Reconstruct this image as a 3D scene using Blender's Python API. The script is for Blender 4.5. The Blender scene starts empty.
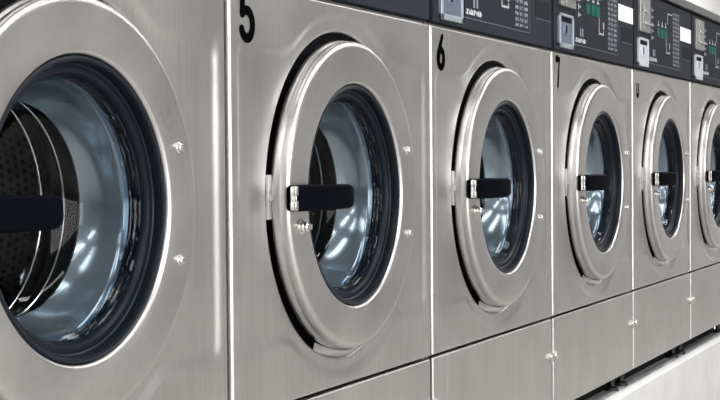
import bpy, bmesh, math, random
from mathutils import Vector, Matrix
C = bpy.context.scene.collection
PI = math.pi
random.seed(4)

# ------------------------------------------------------------------ sizes (metres)
W = 0.68                       # pitch of the washers
S0 = 1.6108                    # left seam of the washer marked 5
ZP = 0.297                     # origin height of the washers; their levelling feet reach 1 cm lower, to the plinth
CX, CZ, R = 0.346, 0.518, 0.225  # centre of the door (above the plinth) and its radius
CAM_Z, CAM_D = 0.86, 0.9222

# ------------------------------------------------------------------ materials
def mat(name):
    m = bpy.data.materials.new(name); m.use_nodes = True
    nt = m.node_tree; nt.nodes.clear()
    out = nt.nodes.new('ShaderNodeOutputMaterial')
    b = nt.nodes.new('ShaderNodeBsdfPrincipled')
    nt.links.new(b.outputs[0], out.inputs[0])
    return m, nt, b, out

def simple(name, col, rough=.5, metal=0., noise=0., nscale=40., bump=0., spec=.5, coat=0.):
    m, nt, b, out = mat(name)
    b.inputs['Base Color'].default_value = (*col, 1)
    b.inputs['Roughness'].default_value = rough
    b.inputs['Metallic'].default_value = metal
    b.inputs['Specular IOR Level'].default_value = spec
    b.inputs['Coat Weight'].default_value = coat
    if noise or bump:
        tc = nt.nodes.new('ShaderNodeTexCoord')
        n = nt.nodes.new('ShaderNodeTexNoise'); n.inputs['Scale'].default_value = nscale
        n.inputs['Detail'].default_value = 4
        nt.links.new(tc.outputs['Object'], n.inputs['Vector'])
        if noise:
            r = nt.nodes.new('ShaderNodeMapRange')
            r.inputs[3].default_value = 1 - noise; r.inputs[4].default_value = 1 + noise
            nt.links.new(n.outputs[0], r.inputs[0])
            mx = nt.nodes.new('ShaderNodeVectorMath'); mx.operation = 'SCALE'
            mx.inputs[0].default_value = col
            nt.links.new(r.outputs[0], mx.inputs['Scale'])
            nt.links.new(mx.outputs[0], b.inputs['Base Color'])
        if bump:
            bp = nt.nodes.new('ShaderNodeBump'); bp.inputs['Strength'].default_value = bump
            bp.inputs['Distance'].default_value = .002
            nt.links.new(n.outputs[0], bp.inputs['Height'])
            nt.links.new(bp.outputs[0], b.inputs['Normal'])
    return m

def brushed(name, col, rough, stain=0., streak=(220, 220, 3), amount=.06, rvar=.03, bump=.04):
    """brushed stainless: fine streaks, cloudy smudges, dried drips"""
    m, nt, b, out = mat(name)
    N, L = nt.nodes, nt.links
    b.inputs['Metallic'].default_value = 1
    tc = N.new('ShaderNodeTexCoord'); oi = N.new('ShaderNodeObjectInfo')
    off = N.new('ShaderNodeVectorMath'); off.operation = 'SCALE'
    off.inputs[0].default_value = (7, 3, 5); L.new(oi.outputs['Random'], off.inputs['Scale'])
    add = N.new('ShaderNodeVectorMath'); L.new(tc.outputs['Object'], add.inputs[0]); L.new(off.outputs[0], add.inputs[1])
    mp = N.new('ShaderNodeMapping'); mp.inputs['Scale'].default_value = streak
    L.new(add.outputs[0], mp.inputs[0])
    n1 = N.new('ShaderNodeTexNoise'); n1.inputs['Scale'].default_value = 1; n1.inputs['Detail'].default_value = 3
    L.new(mp.outputs[0], n1.inputs['Vector'])
    n2 = N.new('ShaderNodeTexNoise'); n2.inputs['Scale'].default_value = 9; n2.inputs['Detail'].default_value = 4
    L.new(add.outputs[0], n2.inputs['Vector'])
    mp3 = N.new('ShaderNodeMapping'); mp3.inputs['Scale'].default_value = (34, 34, 5)
    L.new(add.outputs[0], mp3.inputs[0])
    n3 = N.new('ShaderNodeTexNoise'); n3.inputs['Scale'].default_value = 1; n3.inputs['Detail'].default_value = 4
    n3.inputs['Distortion'].default_value = .6
    L.new(mp3.outputs[0], n3.inputs['Vector'])
    r1 = N.new('ShaderNodeMapRange'); r1.clamp = False; r1.inputs[1].default_value = .3; r1.inputs[2].default_value = .7
    r1.inputs[3].default_value = 1 - amount; r1.inputs[4].default_value = 1 + amount
    L.new(n1.outputs[0], r1.inputs[0])
    r2 = N.new('ShaderNodeMapRange'); r2.clamp = False; r2.inputs[1].default_value = .3; r2.inputs[2].default_value = .7
    r2.inputs[3].default_value = .92; r2.inputs[4].default_value = 1.08
    L.new(n2.outputs[0], r2.inputs[0])
    r3 = N.new('ShaderNodeMapRange'); r3.inputs[1].default_value = .62; r3.inputs[2].default_value = .8
    r3.inputs[3].default_value = 1; r3.inputs[4].default_value = 1 + stain
    L.new(n3.outputs[0], r3.inputs[0])
    a = N.new('ShaderNodeMath'); a.operation = 'MULTIPLY'; L.new(r1.outputs[0], a.inputs[0]); L.new(r2.outputs[0], a.inputs[1])
    a2 = N.new('ShaderNodeMath'); a2.operation = 'MULTIPLY'; L.new(a.outputs[0], a2.inputs[0]); L.new(r3.outputs[0], a2.inputs[1])
    sc = N.new('ShaderNodeVectorMath'); sc.operation = 'SCALE'; sc.inputs[0].default_value = col
    L.new(a2.outputs[0], sc.inputs['Scale']); L.new(sc.outputs[0], b.inputs['Base Color'])
    rr = N.new('ShaderNodeMapRange'); rr.clamp = False; rr.inputs[1].default_value = .3; rr.inputs[2].default_value = .7
    rr.inputs[3].default_value = rough - rvar; rr.inputs[4].default_value = rough + rvar
    L.new(n2.outputs[0], rr.inputs[0]); L.new(rr.outputs[0], b.inputs['Roughness'])
    bp = N.new('ShaderNodeBump'); bp.inputs['Strength'].default_value = bump; bp.inputs['Distance'].default_value = .001
    L.new(n1.outputs[0], bp.inputs['Height']); L.new(bp.outputs[0], b.inputs['Normal'])
    return m

def glass_mat(name, tint, rough=.02, speckle=0.):
    """thin wall of glass: clear with a Fresnel reflection"""
    m, nt, b, out = mat(name); N, L = nt.nodes, nt.links
    N.remove(b)
    tr = N.new('ShaderNodeBsdfTransparent'); tr.inputs[0].default_value = (*tint, 1)
    gl = N.new('ShaderNodeBsdfGlossy'); gl.inputs['Roughness'].default_value = rough
    fr = N.new('ShaderNodeFresnel'); ge = N.new('ShaderNodeNewGeometry')
    io = N.new('ShaderNodeMapRange'); io.inputs[3].default_value = 1.25; io.inputs[4].default_value = 1 / 1.25   # same reflection from either face of the thin wall
    L.new(ge.outputs['Backfacing'], io.inputs[0]); L.new(io.outputs[0], fr.inputs[0])
    mx = N.new('ShaderNodeMixShader')
    L.new(fr.outputs[0], mx.inputs[0]); L.new(tr.outputs[0], mx.inputs[1]); L.new(gl.outputs[0], mx.inputs[2])
    if speckle:
        tc = N.new('ShaderNodeTexCoord'); n = N.new('ShaderNodeTexNoise'); n.inputs['Scale'].default_value = 1
        n.inputs['Detail'].default_value = 6
        mpd = N.new('ShaderNodeMapping'); mpd.inputs['Scale'].default_value = (130, 900, 130)
        L.new(tc.outputs['Object'], mpd.inputs[0]); L.new(mpd.outputs[0], n.inputs['Vector'])
        r = N.new('ShaderNodeMapRange'); r.inputs[1].default_value = .55; r.inputs[2].default_value = .75
        r.inputs[3].default_value = 0; r.inputs[4].default_value = speckle
        L.new(n.outputs[0], r.inputs[0])
        df = N.new('ShaderNodeBsdfDiffuse'); df.inputs[0].default_value = (.5, .58, .68, 1)  # pale blue-grey speckle mixed over the glass
        m2 = N.new('ShaderNodeMixShader'); L.new(r.outputs[0], m2.inputs[0]); L.new(mx.outputs[0], m2.inputs[1]); L.new(df.outputs[0], m2.inputs[2])
        L.new(m2.outputs[0], out.inputs[0])
    else:
        L.new(mx.outputs[0], out.inputs[0])
    return m

def perforated(name, col, rough, mode):
    """drum steel with rows of round punched holes"""
    m, nt, b, out = mat(name); N, L = nt.nodes, nt.links
    b.inputs['Metallic'].default_value = 1; b.inputs['Roughness'].default_value = rough
    tc = N.new('ShaderNodeTexCoord'); sp = N.new('ShaderNodeSeparateXYZ'); L.new(tc.outputs['Object'], sp.inputs[0])
    def M(op, a, bb=None):
        n = N.new('ShaderNodeMath'); n.operation = op
        for i, v in enumerate((a, bb)):
            if v is None: continue
            if isinstance(v, (int, float)): n.inputs[i].default_value = v
            else: L.new(v, n.inputs[i])
        return n.outputs[0]
    if mode == 'cyl':
        ang = M('ARCTAN2', M('SUBTRACT', sp.outputs[2], CZ), M('SUBTRACT', sp.outputs[0], CX))
        u = M('MULTIPLY', ang, 112 / (2 * PI)); v = M('MULTIPLY', sp.outputs[1], 112 / (2 * PI * .205))
    else:
        u = M('MULTIPLY', sp.outputs[0], 92.); v = M('MULTIPLY', sp.outputs[2], 92.)
    row = M('FLOOR', v)
    u2 = M('ADD', u, M('MULTIPLY', row, .5))
    fu = M('SUBTRACT', M('FRACT', u2), .5); fv = M('SUBTRACT', M('FRACT', v), .5)
    d = M('SQRT', M('ADD', M('MULTIPLY', fu, fu), M('MULTIPLY', fv, fv)))
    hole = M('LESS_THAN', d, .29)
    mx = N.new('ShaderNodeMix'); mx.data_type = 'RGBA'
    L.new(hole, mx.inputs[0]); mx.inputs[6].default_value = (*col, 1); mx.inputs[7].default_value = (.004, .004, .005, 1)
    L.new(mx.outputs[2], b.inputs['Base Color'])
    return m

STEEL = (.57, .56, .553)
M_face = brushed('brushed_steel_front', STEEL, .33, stain=.03, amount=.05, bump=.012)
M_low = brushed('brushed_steel_kick_panel', STEEL, .36, stain=.25, amount=.05, bump=.012)
M_door = brushed('brushed_steel_door', (.56, .552, .546), .30, streak=(90, 90, 90), amount=.03, bump=0)
M_side = brushed('steel_side', (.42, .42, .42), .45)
M_ledge = brushed('steel_ledge', (.27, .27, .27), .42, amount=.02, bump=0)
M_chrome = simple('chrome', (.66, .66, .65), .16, 1.)
M_bolt = simple('bright_steel_bolt', (.70, .69, .67), .24, 1.)
M_rubber = simple('navy_rubber', (.0045, .0075, .0125), .36, 0, .15, 60, .03, spec=.18)
M_black = simple('black_void_rubber', (.004, .004, .005), .7, spec=.1)
M_handle = simple('black_plastic_handle', (.0022, .0027, .0044), .5, 0, .1, 80, .03, spec=.012)
M_glass = glass_mat('door_glass', (.89, .93, .955), .005)
M_flange = glass_mat('door_glass_flange', (.46, .55, .63), .06, .35)
M_sleeve = simple('grey_tub_sleeve', (.185, .22, .25), .17, .65, .10, 10, .0, coat=.6)
M_boot = simple('black_boot', (.004, .005, .006), .5, spec=.03)
M_drum = perforated('perforated_drum_wall', (.30, .32, .33), .3, 'cyl')
M_back = perforated('perforated_drum_back', (.26, .28, .29), .35, 'flat')
M_panel = simple('slate_control_panel', (.0195, .0225, .0295), .5, 0, .06, 30, spec=.06)
M_plate = simple('charcoal_faceplate', (.0155, .018, .0245), .5, 0, .06, 30, spec=.06)
M_line = simple('grey_print', (.11, .12, .14), .5, spec=.1)
M_print = simple('white_print', (.40, .42, .44), .5, spec=.1)
M_dimprint = simple('pale_grey_print', (.19, .21, .24), .5, spec=.1)
M_green = simple('green_lens', (.005, .095, .072), .45, spec=.1)
M_label = simple('white_label', (.88, .89, .92), .5)
M_window = simple('dark_display', (.012, .014, .019), .6, spec=.08)
M_coin = simple('pale_coin_plate', (.40, .44, .50), .34, .55)
M_coinglare = simple('overexposed_coin_plate', (.58, .61, .66), .4, .25)  # overexposure put into the colour of the two far coin plates
M_coinin = simple('blue_grey_coin_face', (.17, .21, .29), .35, .6)
M_mech = simple('grey_coin_chute', (.36, .37, .36), .4, .7)
M_digit = simple('black_vinyl', (.0025, .0025, .003), .6, spec=0)
M_foot = simple('black_foot', (.010, .010, .011), .5)
M_paint = simple('white_paint', (.86, .86, .86), .7, 0, .02, 6)
M_ceil = simple('ceiling_grey', (.25, .25, .25), .8, 0, .02, 6)
M_end = simple('end_wall_paint', (.82, .815, .805), .75, 0, .02, 6)
M_taupe = simple('taupe_wall_paint', (.17, .155, .135), .75, 0, .02, 6)
M_wall = simple('grey_wall_paint', (.60, .595, .585), .75, 0, .02, 6)

def concrete(name, c1, c2, rough, scale):
    m, nt, b, out = mat(name); N, L = nt.nodes, nt.links
    tc = N.new('ShaderNodeTexCoord')
    mp = N.new('ShaderNodeMapping'); mp.inputs['Scale'].default_value = scale; L.new(tc.outputs['Object'], mp.inputs[0])
    n = N.new('ShaderNodeTexNoise'); n.inputs['Scale'].default_value = 1; n.inputs['Detail'].default_value = 6
    L.new(mp.outputs[0], n.inputs['Vector'])
    cr = N.new('ShaderNodeValToRGB'); cr.color_ramp.elements[0].position = .38; cr.color_ramp.elements[1].position = .62
    cr.color_ramp.elements[0].color = (*c1, 1); cr.color_ramp.elements[1].color = (*c2, 1)
    L.new(n.outputs[0], cr.inputs[0]); L.new(cr.outputs[0], b.inputs['Base Color'])
    b.inputs['Roughness'].default_value = rough
    return m
M_plinth = concrete('painted_plinth', (.66, .66, .65), (.72, .72, .71), .55, (9, 9, 9))
M_edge = concrete('white_plinth_edge', (.84, .84, .84), (.90, .90, .90), .5, (9, 9, 9))
M_top = concrete('mottled_plinth_top', (.55, .56, .57), (.90, .90, .90), .4, (11, 40, 40))  # grey mottling drawn out along the row
M_floor = concrete('floor_tile', (.34, .333, .323), (.39, .38, .37), .35, (3, 3, 3))

def print_mat(name, bg, fg, pitch, fill, wob):
    """rows of tiny illegible print on the panel film: dashes in x and z"""
    m, nt, b, out = mat(name); N, L = nt.nodes, nt.links
    b.inputs['Roughness'].default_value = .5; b.inputs['Specular IOR Level'].default_value = .1
    tc = N.new('ShaderNodeTexCoord'); sp = N.new('ShaderNodeSeparateXYZ'); L.new(tc.outputs['Object'], sp.inputs[0])
    def M(op, a, bb=None):
        n = N.new('ShaderNodeMath'); n.operation = op
        for i, v in enumerate((a, bb)):
            if v is None: continue
            if isinstance(v, (int, float)): n.inputs[i].default_value = v
            else: L.new(v, n.inputs[i])
        return n.outputs[0]
    ux = M('FRACT', M('DIVIDE', M('SUBTRACT', sp.outputs[0], .431), pitch[0])); uz = M('FRACT', M('DIVIDE', M('SUBTRACT', sp.outputs[2], .8275), pitch[1]))
    ns = N.new('ShaderNodeTexNoise'); ns.inputs['Scale'].default_value = wob; L.new(tc.outputs['Object'], ns.inputs['Vector'])
    on = M('MULTIPLY', M('MULTIPLY', M('LESS_THAN', ux, fill[0]), M('LESS_THAN', uz, fill[1])), M('GREATER_THAN', ns.outputs[0], .45))
    mx = N.new('ShaderNodeMix'); mx.data_type = 'RGBA'; L.new(on, mx.inputs[0])
    mx.inputs[6].default_value = (*bg, 1); mx.inputs[7].default_value = (*fg, 1); L.new(mx.outputs[2], b.inputs['Base Color'])
    return m
M_table = print_mat('printed_table', (.022, .026, .036), (.24, .26, .29), (.028, .0118), (.75, .55), 160)
M_script = print_mat('printed_script', (.017, .020, .029), (.55, .57, .60), (.0096, .012), (.8, .9), 150)

# ------------------------------------------------------------------ mesh helpers
def link(name, bm, m, parent=None, smooth=True, sharp=None, flat=False):
    me = bpy.data.meshes.new(name); 
    bmesh.ops.recalc_face_normals(bm, faces=bm.faces) if sharp != 'keep' else None
    bm.to_mesh(me); bm.free()
    ms = m if isinstance(m, (list, tuple)) else [m]
    for x in ms: me.materials.append(x)
    if smooth:
        me.shade_smooth() if hasattr(me, 'shade_smooth') else me.polygons.foreach_set('use_smooth', [True] * len(me.polygons))
        me.set_sharp_from_angle(angle=math.radians(35))
    o = bpy.data.objects.new(name, me); C.objects.link(o)
    if parent: o.parent = parent
    if flat: o.modifiers.new('flat_faces', 'WEIGHTED_NORMAL').keep_sharp = True
    return o

def box(bm, x0, x1, y0, y1, z0, z1, bev=0., seg=3, mi=0):
    r = bmesh.ops.create_cube(bm, size=1, matrix=Matrix.LocRotScale(
        Vector(((x0 + x1) / 2, (y0 + y1) / 2, (z0 + z1) / 2)), None, Vector((x1 - x0, y1 - y0, z1 - z0))))
    vs = r['verts']; fs = set(f for v in vs for f in v.link_faces)
    for f in fs: f.material_index = mi
    if bev:
        es = list(set(e for v in vs for e in v.link_edges))
        g = bmesh.ops.bevel(bm, geom=es, offset=bev, segments=seg, profile=.5, affect='EDGES')
        for f in g['faces']: f.material_index = mi
    return bm

def lathe(bm, prof, n=128, cx=CX, cz=CZ, mi=0, closed=False):
    """profile of (radius, y) turned about the door axis"""
    rings = []
    for r, y in prof:
        if r < 1e-6: rings.append([bm.verts.new((cx, y, cz))])
        else: rings.append([bm.verts.new((cx + r * math.cos(2 * PI * i / n), y, cz + r * math.sin(2 * PI * i / n))) for i in range(n)])
    prs = list(zip(rings, rings[1:])) + ([(rings[-1], rings[0])] if closed else [])
    for a, b in prs:
        for i in range(n):
            j = (i + 1) % n
            if len(a) == 1: f = bm.faces.new((a[0], b[j], b[i]))
            elif len(b) == 1: f = bm.faces.new((a[i], a[j], b[0]))
            else: f = bm.faces.new((a[i], a[j], b[j], b[i]))
            f.material_index = mi
    return bm

def torus(bm, r, y, t, n=128, s=10, cx=CX, cz=CZ):
    return lathe(bm, [(r + t * math.cos(2 * PI * k / s), y + t * math.sin(2 * PI * k / s)) for k in range(s)], n, cx, cz, closed=True)

def disc_y(bm, cx, cz, prof, n=24): return lathe(bm, prof, n, cx, cz)

def smooth(a, b, x):
    t = min(1, max(0, (x - a) / (b - a))); return t * t * (3 - 2 * t)

def stroke(bm, pts, w, y0, y1, x0, z0):
    """a thick rounded pen stroke lying on the front of the washer, as one solid outline"""
    P = [Vector((x0 + a, z0 + b)) for a, b in pts]
    wid = w if isinstance(w, (list, tuple)) else [w] * len(P)
    left, right = [], []
    for i, p in enumerate(P):
        t = (P[min(i + 1, len(P) - 1)] - P[max(i - 1, 0)]).normalized(); nrm = Vector((-t.y, t.x))
        left.append(p + nrm * wid[i] / 2); right.append(p - nrm * wid[i] / 2)
    def cap(c, start, k=8):
        v = start - c; out = []
        for i in range(1, k):
            a = -PI * i / k
            out.append(c + Vector((v.x * math.cos(a) - v.y * math.sin(a), v.x * math.sin(a) + v.y * math.cos(a))))
        return out
    n = len(P)
    ring = []
    for yy in (y0, y1):
        L = [bm.verts.new((p.x, yy, p.y)) for p in left]; Rr = [bm.verts.new((p.x, yy, p.y)) for p in right]
        e = [bm.verts.new((p.x, yy, p.y)) for p in cap(P[-1], left[-1])]
        s = [bm.verts.new((p.x, yy, p.y)) for p in cap(P[0], right[0])]
        for i in range(n - 1): bm.faces.new((L[i], L[i + 1], Rr[i + 1], Rr[i]))
        bm.faces.new([L[-1]] + e + [Rr[-1]]); bm.faces.new([Rr[0]] + s + [L[0]])
        ring.append(L + e + Rr[::-1] + s)
    m = len(ring[0])
    for i in range(m):
        bm.faces.new((ring[0][i], ring[0][(i + 1) % m], ring[1][(i + 1) % m], ring[1][i]))

def arc(cx, cz, rx, rz, a0, a1, n=16):
    return [(cx + rx * math.cos(math.radians(a0 + (a1 - a0) * i / n)), cz + rz * math.sin(math.radians(a0 + (a1 - a0) * i / n))) for i in range(n + 1)]

def tag(o, label=None, cat=None, group=None, kind=None):
    if label: o['label'] = label
    if cat: o['category'] = cat
    if group: o['group'] = group
    if kind: o['kind'] = kind
    return o

# ------------------------------------------------------------------ washer front (embossed, with the round opening)
FX0, FX1, FZ0, FZ1 = .0060, .6745, .240, .7965
def emboss(x, z):
    dx, dz = abs(x - .342) - .3115, abs(z - .5195) - .194
    rr = .012
    db = math.hypot(max(dx + rr, 0), max(dz + rr, 0)) + min(max(dx + rr, dz + rr), 0) - rr
    dc = math.hypot(x - CX, z - CZ) - .2615
    k = .02; h = max(k - abs(db - dc), 0) / k
    d = min(db, dc) - h * h * k / 4
    return .0042 * (1 - smooth(-.0085, .0085, d))

def front_panel_bm():
    bm = bmesh.new()
    corners = [(FX0, FZ0), (FX1, FZ0), (FX1, FZ1), (FX0, FZ1)]
    angs = sorted(set([2 * PI * i / 288 for i in range(288)] + [math.atan2(z - CZ, x - CX) % (2 * PI) for x, z in corners]))
    n = len(angs); e = .005
    rings = []
    def ray(a, ins):
        c, s = math.cos(a), math.sin(a); t = 9
        if c > 1e-9: t = min(t, (FX1 - ins * .4 - CX) / c)
        if c < -1e-9: t = min(t, (FX0 + ins - CX) / c)
        if s > 1e-9: t = min(t, (FZ1 - ins * .8 - CZ) / s)
        if s < -1e-9: t = min(t, (FZ0 + ins * .7 - CZ) / s)
        return t
    r0 = .2375
    for rad, y in ((r0, .026), (r0, .009), (r0 + .0006, .0070), (r0 + .002, .0005)):
        rings.append([(CX + rad * math.cos(a), y, CZ + rad * math.sin(a)) for a in angs])
    rings[-1] = [(x, emboss(x, z) + .0012, z) for x, y, z in rings[-1]]
    K = 58
    for k in range(K + 1):
        row = []
        for a in angs:
            t0, t1 = r0 + .0045, ray(a, e); t = t0 + (t1 - t0) * k / K
            x, z = CX + t * math.cos(a), CZ + t * math.sin(a)
            row.append((x, emboss(x, z), z))
        rings.append(row)
    for q in (30, 60, 90):
        ins = e * (1 - math.sin(math.radians(q))); y = e * (1 - math.cos(math.radians(q)))
        rings.append([(CX + ray(a, ins) * math.cos(a), y, CZ + ray(a, ins) * math.sin(a)) for a in angs])
    rings.append([(CX + ray(a, 0) * math.cos(a), .02, CZ + ray(a, 0) * math.sin(a)) for a in angs])
    V = [[bm.verts.new(p) for p in r] for r in rings]
    for a, b in zip(V, V[1:]):
        for i in range(n):
            bm.faces.new((a[i], a[(i + 1) % n], b[(i + 1) % n], b[i]))
    return bm

# ------------------------------------------------------------------ one washer with all its parts
def make_washer():
    root = bpy.data.objects.new('washing_machine', None); C.objects.link(root)
    root.empty_display_size = .1
    # carcass: two sides, back, top, bottom and bulkheads as one hollow shell
    bm = bmesh.new()
    box(bm, .006, .012, .012, .72, .036, .99); box(bm, .668, .674, .012, .72, .036, .99)
    box(bm, .006, .674, .714, .72, .036, .99); box(bm, .006, .674, .012, .72, .036, .042)
    box(bm, .012, .668, .012, .714, .984, .99); box(bm, .012, .668, .02, .714, .2345, .2385)
    box(bm, .012, .668, .012, .714, .797, .801)
    link('cabinet', bm, M_side, root, False)
    link('front_panel', front_panel_bm(), M_face, root)
    bm = bmesh.new(); box(bm, .0060, .6745, 0, .012, .040, .2355, .0035, 4)
    low = link('kick_panel', bm, M_low, root, flat=True)
    for x in (.0165, .6635):
        bm = bmesh.new(); disc_y(bm, x, .1555, [(.0100, 0), (.0100, -.003), (.0088, -.0062), (.005, -.0082), (0, -.0088)])
        link('fastener', bm, M_bolt, low)
    for x in (.052, .640):
        for y in (.046, .68):
            bm = bmesh.new()
            for r0, r1, z0, z1 in ((.018, .017, -.010, -.003), (.017, .009, -.003, .002), (.008, .008, .002, .030), (.015, .015, .022, .036)):
                bmesh.ops.create_cone(bm, cap_ends=True, segments=20, radius1=r0, radius2=r1, depth=z1 - z0, matrix=Matrix.Translation((x, y, (z0 + z1) / 2)))
            link('foot', bm, M_foot, root)
    bm = bmesh.new(); box(bm, .012, .668, .064, .66, -.0098, .036); link('base_frame', bm, M_black, root, False)
    # opening bulkhead: black seal ring behind the opening
    bm = bmesh.new(); lathe(bm, [(.2372, .0235), (.230, .0238), (.218, .022), (.19, .020), (.168, .016), (.160, .020), (.146, .028), (.146, .07)])
    link('door_seal', bm, M_black, root)
    # tub sleeve, boot, drum
    bm = bmesh.new(); lathe(bm, [(.140, .020), (.1360, .0235), (.1342, .027), (.1315, .038), (.1270, .050), (.1210, .061), (.1150, .069), (.1155, .0715), (.134, .076)])
    link('tub_sleeve', bm, M_sleeve, root)
    bm = bmesh.new(); lathe(bm, [(.134, .076), (.1365, .085), (.134, .094), (.137, .103), (.135, .115), (.139, .125), (.146, .13), (.214, .134)])
    link('boot', bm, M_boot, root)
    for r, y, t in ((.1165, .0705, .0011), (.1265, .1, .0016), (.140, .142, .002)):
        bm = bmesh.new(); torus(bm, r, y, t); link('chrome_ring', bm, M_chrome, root)
    bm = bmesh.new(); lathe(bm, [(.142, .139), (.150, .137), (.198, .140), (.205, .147), (.205, .47), (.200, .477), (.190, .478)], mi=0)
    lathe(bm, [(.192, .478), (.150, .472), (.06, .468), (.045, .462), (0, .46)], mi=1)
    dr = link('drum', bm, [M_drum, M_back], root)
    for k in range(3):
        a = math.radians(60 + 120 * k); bm = bmesh.new()
        box(bm, -.018, .018, .17, .46, -.205, -.165, .012, 3)
        bmesh.ops.rotate(bm, verts=bm.verts, cent=(0, 0, 0), matrix=Matrix.Rotation(a, 3, 'Y'))
        bmesh.ops.translate(bm, verts=bm.verts, vec=(CX, 0, CZ)); link('lifter', bm, M_drum, dr)
    bm = bmesh.new(); cs = [(.2376, .0075), (.2362, .0005), (.2325, -.0035), (.2285, -.0050), (.2262, -.0035), (.2262, .0075)]; prev = None
    for i in range(25):                                # little bright drip lip under the door
        a = math.radians(246 + 40 * i / 24); k = smooth(0, .4, i / 24) * smooth(0, .4, 1 - i / 24)
        cur = [bm.verts.new((CX + r * math.cos(a), .0075 + (y - .0075) * k, CZ + r * math.sin(a))) for r, y in cs]
        if prev: [bm.faces.new((prev[j], prev[j + 1], cur[j + 1], cur[j])) for j in range(5)]
        prev = cur
    link('drip_lip', bm, M_door, root)
    # door
    bm = bmesh.new()
    out = [(.2235, .006), (.2255, .004), (.2258, 0), (.2254, -.004), (.2238, -.0065), (.2236, -.0080), (.2240, -.010), (.2240, -.0142), (.2232, -.0172), (.2212, -.0194), (.2182, -.0207), (.2145, -.0212)]
    inn = [(.1672, -.0209), (.1645, -.0202), (.1625, -.0182), (.1615, -.0147), (.1615, .006)]
    lathe(bm, [(.165, .010), (.214, .008)] + out + [(.208, -.0213), (.190, -.0215), (.175, -.0213)] + inn, 160, closed=True)
    door = link('door', bm, M_door, root)
    bm = bmesh.new(); lathe(bm, [(.1612, -.013), (.1605, -.0165), (.158, -.0178), (.1552, -.0168), (.1535, -.0132), (.1530, -.006), (.1515, -.0045),
                                  (.1475, -.0055), (.1440, -.0050), (.1415, -.002), (.1402, .002), (.1395, .010), (.1390, .018), (.141, .022), (.1612, .022)], 160, closed=True)
    link('gasket', bm, M_rubber, door)
    bm = bmesh.new(); lathe(bm, [(.1395, .003), (.1380, .005), (.1386, .008), (.1365, .010), (.1371, .013), (.1350, .015), (.1356, .018), (.1335, .021)]); link('glass_flange', bm, M_flange, door)
    bm = bmesh.new(); lathe(bm, [(.1335, .021), (.1318, .026), (.129, .038), (.1245, .050), (.1185, .061), (.1125, .069), (.104, .076), (.085, .085), (.06, .091), (.03, .0945), (0, .095)])
    link('door_glass', bm, M_glass, door)
    # handle lever reaching over the glass, its chrome pivot and the lock knob
    bm = bmesh.new()
    hs = [(.1160, .0162, -.0335, -.0195), (.120, .0172, -.0362, -.0198), (.150, .0178, -.0410, -.0225), (.185, .0178, -.0460, -.0275), (.220, .0176, -.0495, -.0320), (.250, .0168, -.0510, -.0355), (.261, .0145, -.0500, -.0375), (.265, .0095, -.0485, -.0390)]
    prev = None
    for x, h, ya, yb in hs:
        c = .003; z = CZ + .0005
        ring = [(-h + c, ya), (h - c, ya), (h, ya + c), (h, yb - c), (h - c, yb), (-h + c, yb), (-h, yb - c), (-h, ya + c)]
        cur = [bm.verts.new((x, y, z + q)) for q, y in ring]
        if prev: [bm.faces.new((prev[i], prev[(i + 1) % 8], cur[(i + 1) % 8], cur[i])) for i in range(8)]
        else: bm.faces.new(cur)
        prev = cur
    bm.faces.new(prev)
    bmesh.ops.translate(bm, verts=bm.verts, vec=(0, -.0026, 0))
    hd = link('handle', bm, M_handle, door)
    hd['label'] = 'flat black lever handle'
    bm = bmesh.new()
    box(bm, .124, .150, -.0285, -.0175, CZ - .012, CZ + .013, .001)
    for za, zb in ((CZ + .0035, CZ + .0165), (CZ - .0155, CZ - .003)): box(bm, .1085, .1170, -.0368, -.0285, za, zb, .0012)
    box(bm, .1105, .1135, -.0362, -.028, CZ - .006, CZ + .007, .0008)
    bmesh.ops.translate(bm, verts=bm.verts, vec=(0, -.0026, 0))
    link('handle_bracket', bm, M_chrome, door)
    bm = bmesh.new()
    lx, lz = .158, CZ - .039
    disc_y(bm, lx, lz, [(.0105, -.017), (.0105, -.0205), (.0078, -.0213), (.0078, -.0245), (.0065, -.0255), (.0065, -.0295), (.005, -.031), (0, -.0312)], 12)
    box(bm, lx - .004, lx + .013, -.030, -.0235, lz - .004, lz + .004, .0012)
    bmesh.ops.translate(bm, verts=bm.verts, vec=(0, -.0026, 0))
    lk = link('lock_knob', bm, M_bolt, door); lk['label'] = 'shiny steel lock knob'
    for z in (CZ + .066, CZ - .0645):
        bm = bmesh.new(); x = .5270
        disc_y(bm, x, z, [(.0064, -.017), (.0064, -.0205), (.0050, -.0212), (.0050, -.0240), (.0040, -.0252), (0, -.0255)], 12)
        bmesh.ops.translate(bm, verts=bm.verts, vec=(0, -.0026, 0))
        link('bolt', bm, M_bolt, door)
    # latch plate seen in the gap on the left of the door
    bm = bmesh.new(); box(bm, .1095, .121, .002, .018, CZ - .028, CZ + .032, .001); box(bm, .110, .119, -.0015, .004, CZ - .004, CZ + .006, .001)
    link('latch_plate', bm, M_side, root)
    # control panel
    PX0, PX1 = .0065, .6715
    bm = bmesh.new(); box(bm, PX0, PX1, -.004, .03, .8015, .996, .003, 2)
    cp = link('control_panel', bm, M_panel, root, flat=True)
    Y = -.004
    bm = bmesh.new(); box(bm, .155, .520, Y - .0008, Y + .001, .822, .982); link('faceplate', bm, M_plate, cp, False)
    F = Y - .0008
    bm = bmesh.new()                                   # fine printed border
    box(bm, .153, .522, F - .0003, F + .0006, .8205, .8222); box(bm, .5205, .522, F - .0003, F + .0006, .8205, .984)
    link('border_line', bm, M_line, cp, False)
    bm = bmesh.new(); box(bm, .560, .662, F - .0003, Y + .0005, .8545, .8560); link('border_line', bm, M_line, cp, False)
    def pr(name, rects, m):                            # printed marks, too small to read
        bm = bmesh.new()
        for q in rects: box(bm, q[0], q[1], F - .0003, F + .0003, q[2], q[3])
        link(name, bm, m, cp, False)
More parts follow.
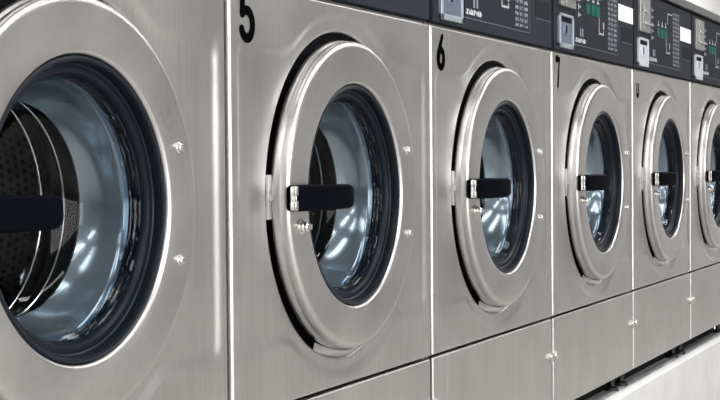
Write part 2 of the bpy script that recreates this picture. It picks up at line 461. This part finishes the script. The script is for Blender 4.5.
    for z in (.960, .942, .924, .906, .888): pr('scale_mark', [(.186, .205, z, z + .003), (.184, .189, z - .005, z + .007)], M_print)
    pr('caption', [(.160, .243, .828, .8375)], M_script)
    for x in (.252, .296, .336): pr('small_caption', [(x, x + .018, .926, .930), (x + .006, x + .012, .9295, .9395)], M_print)
    pr('pointer_line', [(.352, .356, .858, .896), (.352, .394, .858, .862), (.390, .394, .858, .868)], M_print)
    pr('pointer_line', [(.366, .370, .938, .969), (.366, .425, .966, .969)], M_print)
    pr('small_mark', [(.388, .396, .872, .888)], M_print)
    for x in (.198, .214): pr('small_mark', [(x, x + .009, .842, .860)], M_dimprint)
    pr('printed_table', [(.430, .512, .829, .976)], M_table)
    for x in (.246, .289, .328):
        bm = bmesh.new(); box(bm, x, x + .030, F - .0010, F + .0005, .8965, .9205); link('indicator', bm, M_green, cp, False)
    bm = bmesh.new(); box(bm, .528, .668, Y - .0008, Y + .0005, .9065, .946); link('paper_label', bm, M_label, cp, False)
    bm = bmesh.new(); box(bm, .560, .660, Y - .0006, Y + .0005, .858, .892); link('display', bm, M_window, cp, False)
    # coin unit: framed plate below, chute above
    bm = bmesh.new()
    xa, xb, za, zb = .031, .136, .8075, .880
    for q in ((xa, xa + .010, za, zb), (xb - .009, xb, za, zb), (xa, xb, za, za + .010), (xa, xb, zb - .006, zb)):
        box(bm, q[0], q[1], Y - .006, Y + .001, q[2], q[3], .0012)
    coin = link('coin_plate', bm, M_coin, cp, flat=True)
    bm = bmesh.new(); box(bm, xa + .010, xb - .010, Y - .0022, Y + .001, za + .010, zb - .016); box(bm, .066, .100, Y - .0045, Y, .836, .860, .002)
    link('coin_face', bm, M_coinin, cp)
    bm = bmesh.new(); box(bm, .079, .087, Y - .0052, Y - .004, .840, .857, .001); box(bm, xa + .012, xb - .011, Y - .003, Y, zb - .017, zb - .006)
    link('coin_slot', bm, M_black, cp)
    bm = bmesh.new(); box(bm, .040, .145, Y - .008, Y + .001, .896, .984, .002); box(bm, .060, .072, Y - .012, Y - .006, .900, .980, .002)
    link('coin_chute', bm, M_mech, cp, flat=True)
    bm = bmesh.new(); box(bm, .055, .150, Y - .016, Y - .007, .9135, .919, .0015); box(bm, .060, .105, Y - .014, Y - .007, .944, .951, .0015)
    link('coin_lever', bm, M_chrome, cp)
    # steel top with its overhanging lip
    bm = bmesh.new(); box(bm, .0005, .6795, -.012, .73, 1.003, 1.026, .004, 3); box(bm, .01, .67, .03, .71, .99, 1.006)
    link('top_lid', bm, M_ledge, root, flat=True)
    return root

def digit(parent, ch):
    bm = bmesh.new(); ya, yb = -.0007, .0003
    x0, z0 = .031, .7245
    if ch == '5':
        stroke(bm, [(.036, .0605), (.024, .0605), (.0120, .0605)], .0115, ya, yb, x0, z0)
        stroke(bm, [(.0105, .0615), (.0095, .046), (.0088, .0325)], .0118, ya - .00002, yb, x0, z0)
        stroke(bm, [(.0095, .0335), (.0145, .0375)] + arc(.0205, .0195, .0150, .0180, 95, -155, 22), .0125, ya - .00004, yb, x0, z0)
    elif ch == '6':
        stroke(bm, [(.0255, .0555), (.0185, .044), (.0115, .030), (.0075, .019)], [.009, .011, .0125, .0128], ya, yb, x0, z0)
        stroke(bm, arc(.0190, .0175, .0125, .0150, 170, 532, 30), .0125, ya - .00003, yb, x0, z0)
    elif ch == '7':
        stroke(bm, [(.006, .0575), (.013, .0590), (.019, .0570)], [.016, .015, .009], ya, yb, x0, z0)
        stroke(bm, [(.026, .061), (.022, .045), (.018, .022), (.014, .001)], [.006, .0065, .0075, .0085], ya - .00002, yb, x0, z0)
    elif ch == '8':
        stroke(bm, [(.012, .036), (.012, .022)] + arc(.0215, .018, .0095, .0135, 180, 360, 14) + [(.031, .022), (.031, .036)], .0062, ya, yb, x0, z0)
        stroke(bm, [(.0165, .0085), (.0215, .0055), (.0265, .0085)], .011, ya - .00002, yb, x0, z0)
    return link('number_decal', bm, M_digit, parent, False)

def kids(o): return [c for c in bpy.data.objects if c.parent == o]
def copy_tree(o, parent=None):
    src = kids(o)
    c = o.copy(); C.objects.link(c)
    if parent: c.parent = parent
    for ch in src: copy_tree(ch, c)
    return c

GROUP = 'stainless front-loading washers in the row'
LABELS = {
    -1: 'nearest stainless front-load washer, its door cut off by the left edge of the photo',
    0: 'stainless front-load washer with the bold black number 5 at its upper left corner',
    1: 'stainless front-load washer with the black number 6 at its upper left corner',
    2: 'stainless front-load washer with a worn thin black 7 at its upper left corner',
    3: 'stainless front-load washer with a half-worn black mark, second from the right',
    4: 'farthest stainless front-load washer, its door cut off by the right edge of the photo',
}
proto = make_washer()
machines = {}
for k in range(-1, 5): machines[k] = proto if k == -1 else copy_tree(proto)
for k, o in machines.items():
    o.location = (S0 + k * W , 0, ZP)
    tag(o, LABELS[k], 'washing machine', GROUP)
    fp = [c for c in kids(o) if c.name.startswith('front_panel')][0]
    if k in (0, 1, 2, 3): digit(fp, str(5 + k))
    if k in (3, 4):
        cp = [c for c in kids(o) if c.name.startswith('control_panel')][0]
        for c in kids(cp):
            if c.name.startswith(('coin_plate', 'coin_face')):
                c.data = c.data.copy(); c.data.materials[0] = M_coinglare
                c['label'] = 'coin plate part whitened to look overexposed'

# ------------------------------------------------------------------ the place
X0, X1, Y0, Y1, ZC = -4.5, 11., -4.2, .90, 2.75
def struct(name, bm, m, smooth=False):
    return tag(link(name, bm, m, None, smooth), kind='structure')
bm = bmesh.new(); box(bm, X0, X1, Y0, Y1, -.1, 0); struct('floor', bm, M_floor)
bm = bmesh.new(); box(bm, X0, X1, Y0, Y1, ZC, ZC + .1); struct('ceiling', bm, M_ceil)
bm = bmesh.new(); box(bm, X0, X1, Y1, Y1 + .12, -.1, ZC + .1); struct('wall_back', bm, M_paint)
bm = bmesh.new(); box(bm, X1, X1 + .12, Y0 - .12, Y1 + .12, -.1, ZC + .1); struct('wall_right', bm, M_end)
bm = bmesh.new(); box(bm, X0 - .12, X0, Y0 - .12, Y1 + .12, -.1, ZC + .1); struct('wall_left', bm, M_taupe)
# front wall with the shop window openings behind the camera
WX0, WX1, WZ0, WZ1 = -3.6, 2.6, .35, 2.45
bm = bmesh.new()
box(bm, X0, WX0, Y0 - .12, Y0, -.1, ZC + .1); box(bm, WX1, X1, Y0 - .12, Y0, -.1, ZC + .1)
box(bm, WX0, WX1, Y0 - .12, Y0, -.1, WZ0); box(bm, WX0, WX1, Y0 - .12, Y0, WZ1, ZC + .1)
struct('wall_front', bm, M_wall)
n = 3; step = (WX1 - WX0) / n
for i in range(n):
    a, b = WX0 + i * step, WX0 + (i + 1) * step; bm = bmesh.new()
    for q in ((a, a + .05, WZ0, WZ1), (b - .05, b, WZ0, WZ1), (a + .05, b - .05, WZ0, WZ0 + .05), (a + .05, b - .05, WZ1 - .05, WZ1)):
        box(bm, q[0], q[1], Y0 - .09, Y0 - .03, q[2], q[3])
    struct('window_%d' % (i + 1), bm, M_paint)
# plinth
PLX0, PLX1 = -.6, 8.5
bm = bmesh.new()
ZT = ZP - .010
prof = [(.010, 0), (.010, ZT - .011), (.024, ZT), (Y1, ZT), (Y1, 0)]
va = [bm.verts.new((PLX0, y, z)) for y, z in prof]; vb = [bm.verts.new((PLX1, y, z)) for y, z in prof]
for i, mi in ((0, 0), (1, 1), (2, 2), (3, 0)):
    f = bm.faces.new((va[i], va[i + 1], vb[i + 1], vb[i])); f.material_index = mi
bm.faces.new(va); bm.faces.new(vb)
pl = link('trim_1', bm, [M_plinth, M_edge, M_top], None, False); tag(pl, kind='structure')

# ------------------------------------------------------------------ light
def area(name, loc, sx, sy, power, rot=(0, 0, 0), col=(1, 1, 1)):
    l = bpy.data.lights.new(name, 'AREA'); l.shape = 'RECTANGLE'; l.size = sx; l.size_y = sy; l.energy = power; l.color = col
    o = bpy.data.objects.new(name, l); o.location = loc; o.rotation_euler = rot; C.objects.link(o); return o
for i in range(6):
    area('ceiling_area', (-2.6 + 2.2 * i, -1.75, ZC - .03), 1.5, .28, 20, col=(1, .99, .97))
    area('ceiling_area', (-2.6 + 2.2 * i, -.7, ZC - .03), 1.5, .28, 12, col=(1, .99, .97))
for i in range(4):
    area('ceiling_area', (.5 + 2.4 * i, .35, ZC - .03), 1.6, .2, 40, col=(1, .99, .97))  # added row close to the back wall, put there to whiten it

w = bpy.data.worlds.new('overcast_sky'); bpy.context.scene.world = w; w.use_nodes = True
bg = w.node_tree.nodes['Background']; bg.inputs[0].default_value = (1, .99, .98, 1); bg.inputs[1].default_value = 7.0

# ------------------------------------------------------------------ camera
f_px, yaw, pitch, roll = 1471.73, .4308, .0243, -.0079
fw = Vector((math.cos(yaw) * math.cos(pitch), math.sin(yaw) * math.cos(pitch), -math.sin(pitch)))
rt = Vector((math.sin(yaw), -math.cos(yaw), 0)); up = rt.cross(fw)
r2 = rt * math.cos(roll) + up * math.sin(roll); u2 = up * math.cos(roll) - rt * math.sin(roll)
cam = bpy.data.cameras.new('camera'); co = bpy.data.objects.new('camera', cam); C.objects.link(co)
cam.sensor_width = 36; cam.lens = f_px * 36 / 720; cam.clip_start = .02
co.matrix_world = Matrix(((r2.x, u2.x, -fw.x, 0), (r2.y, u2.y, -fw.y, -CAM_D), (r2.z, u2.z, -fw.z, CAM_Z), (0, 0, 0, 1)))
sc = bpy.context.scene; sc.camera = co
sc.view_settings.view_transform = 'Standard'; sc.view_settings.look = 'None'; sc.view_settings.gamma = 1
sc.view_settings.use_curve_mapping = False; sc.view_settings.exposure = .02
sc.cycles.use_denoising = True
sc.cycles.max_bounces = 12; sc.cycles.transparent_max_bounces = 16; sc.cycles.glossy_bounces = 6
sc.cycles.caustics_reflective = False
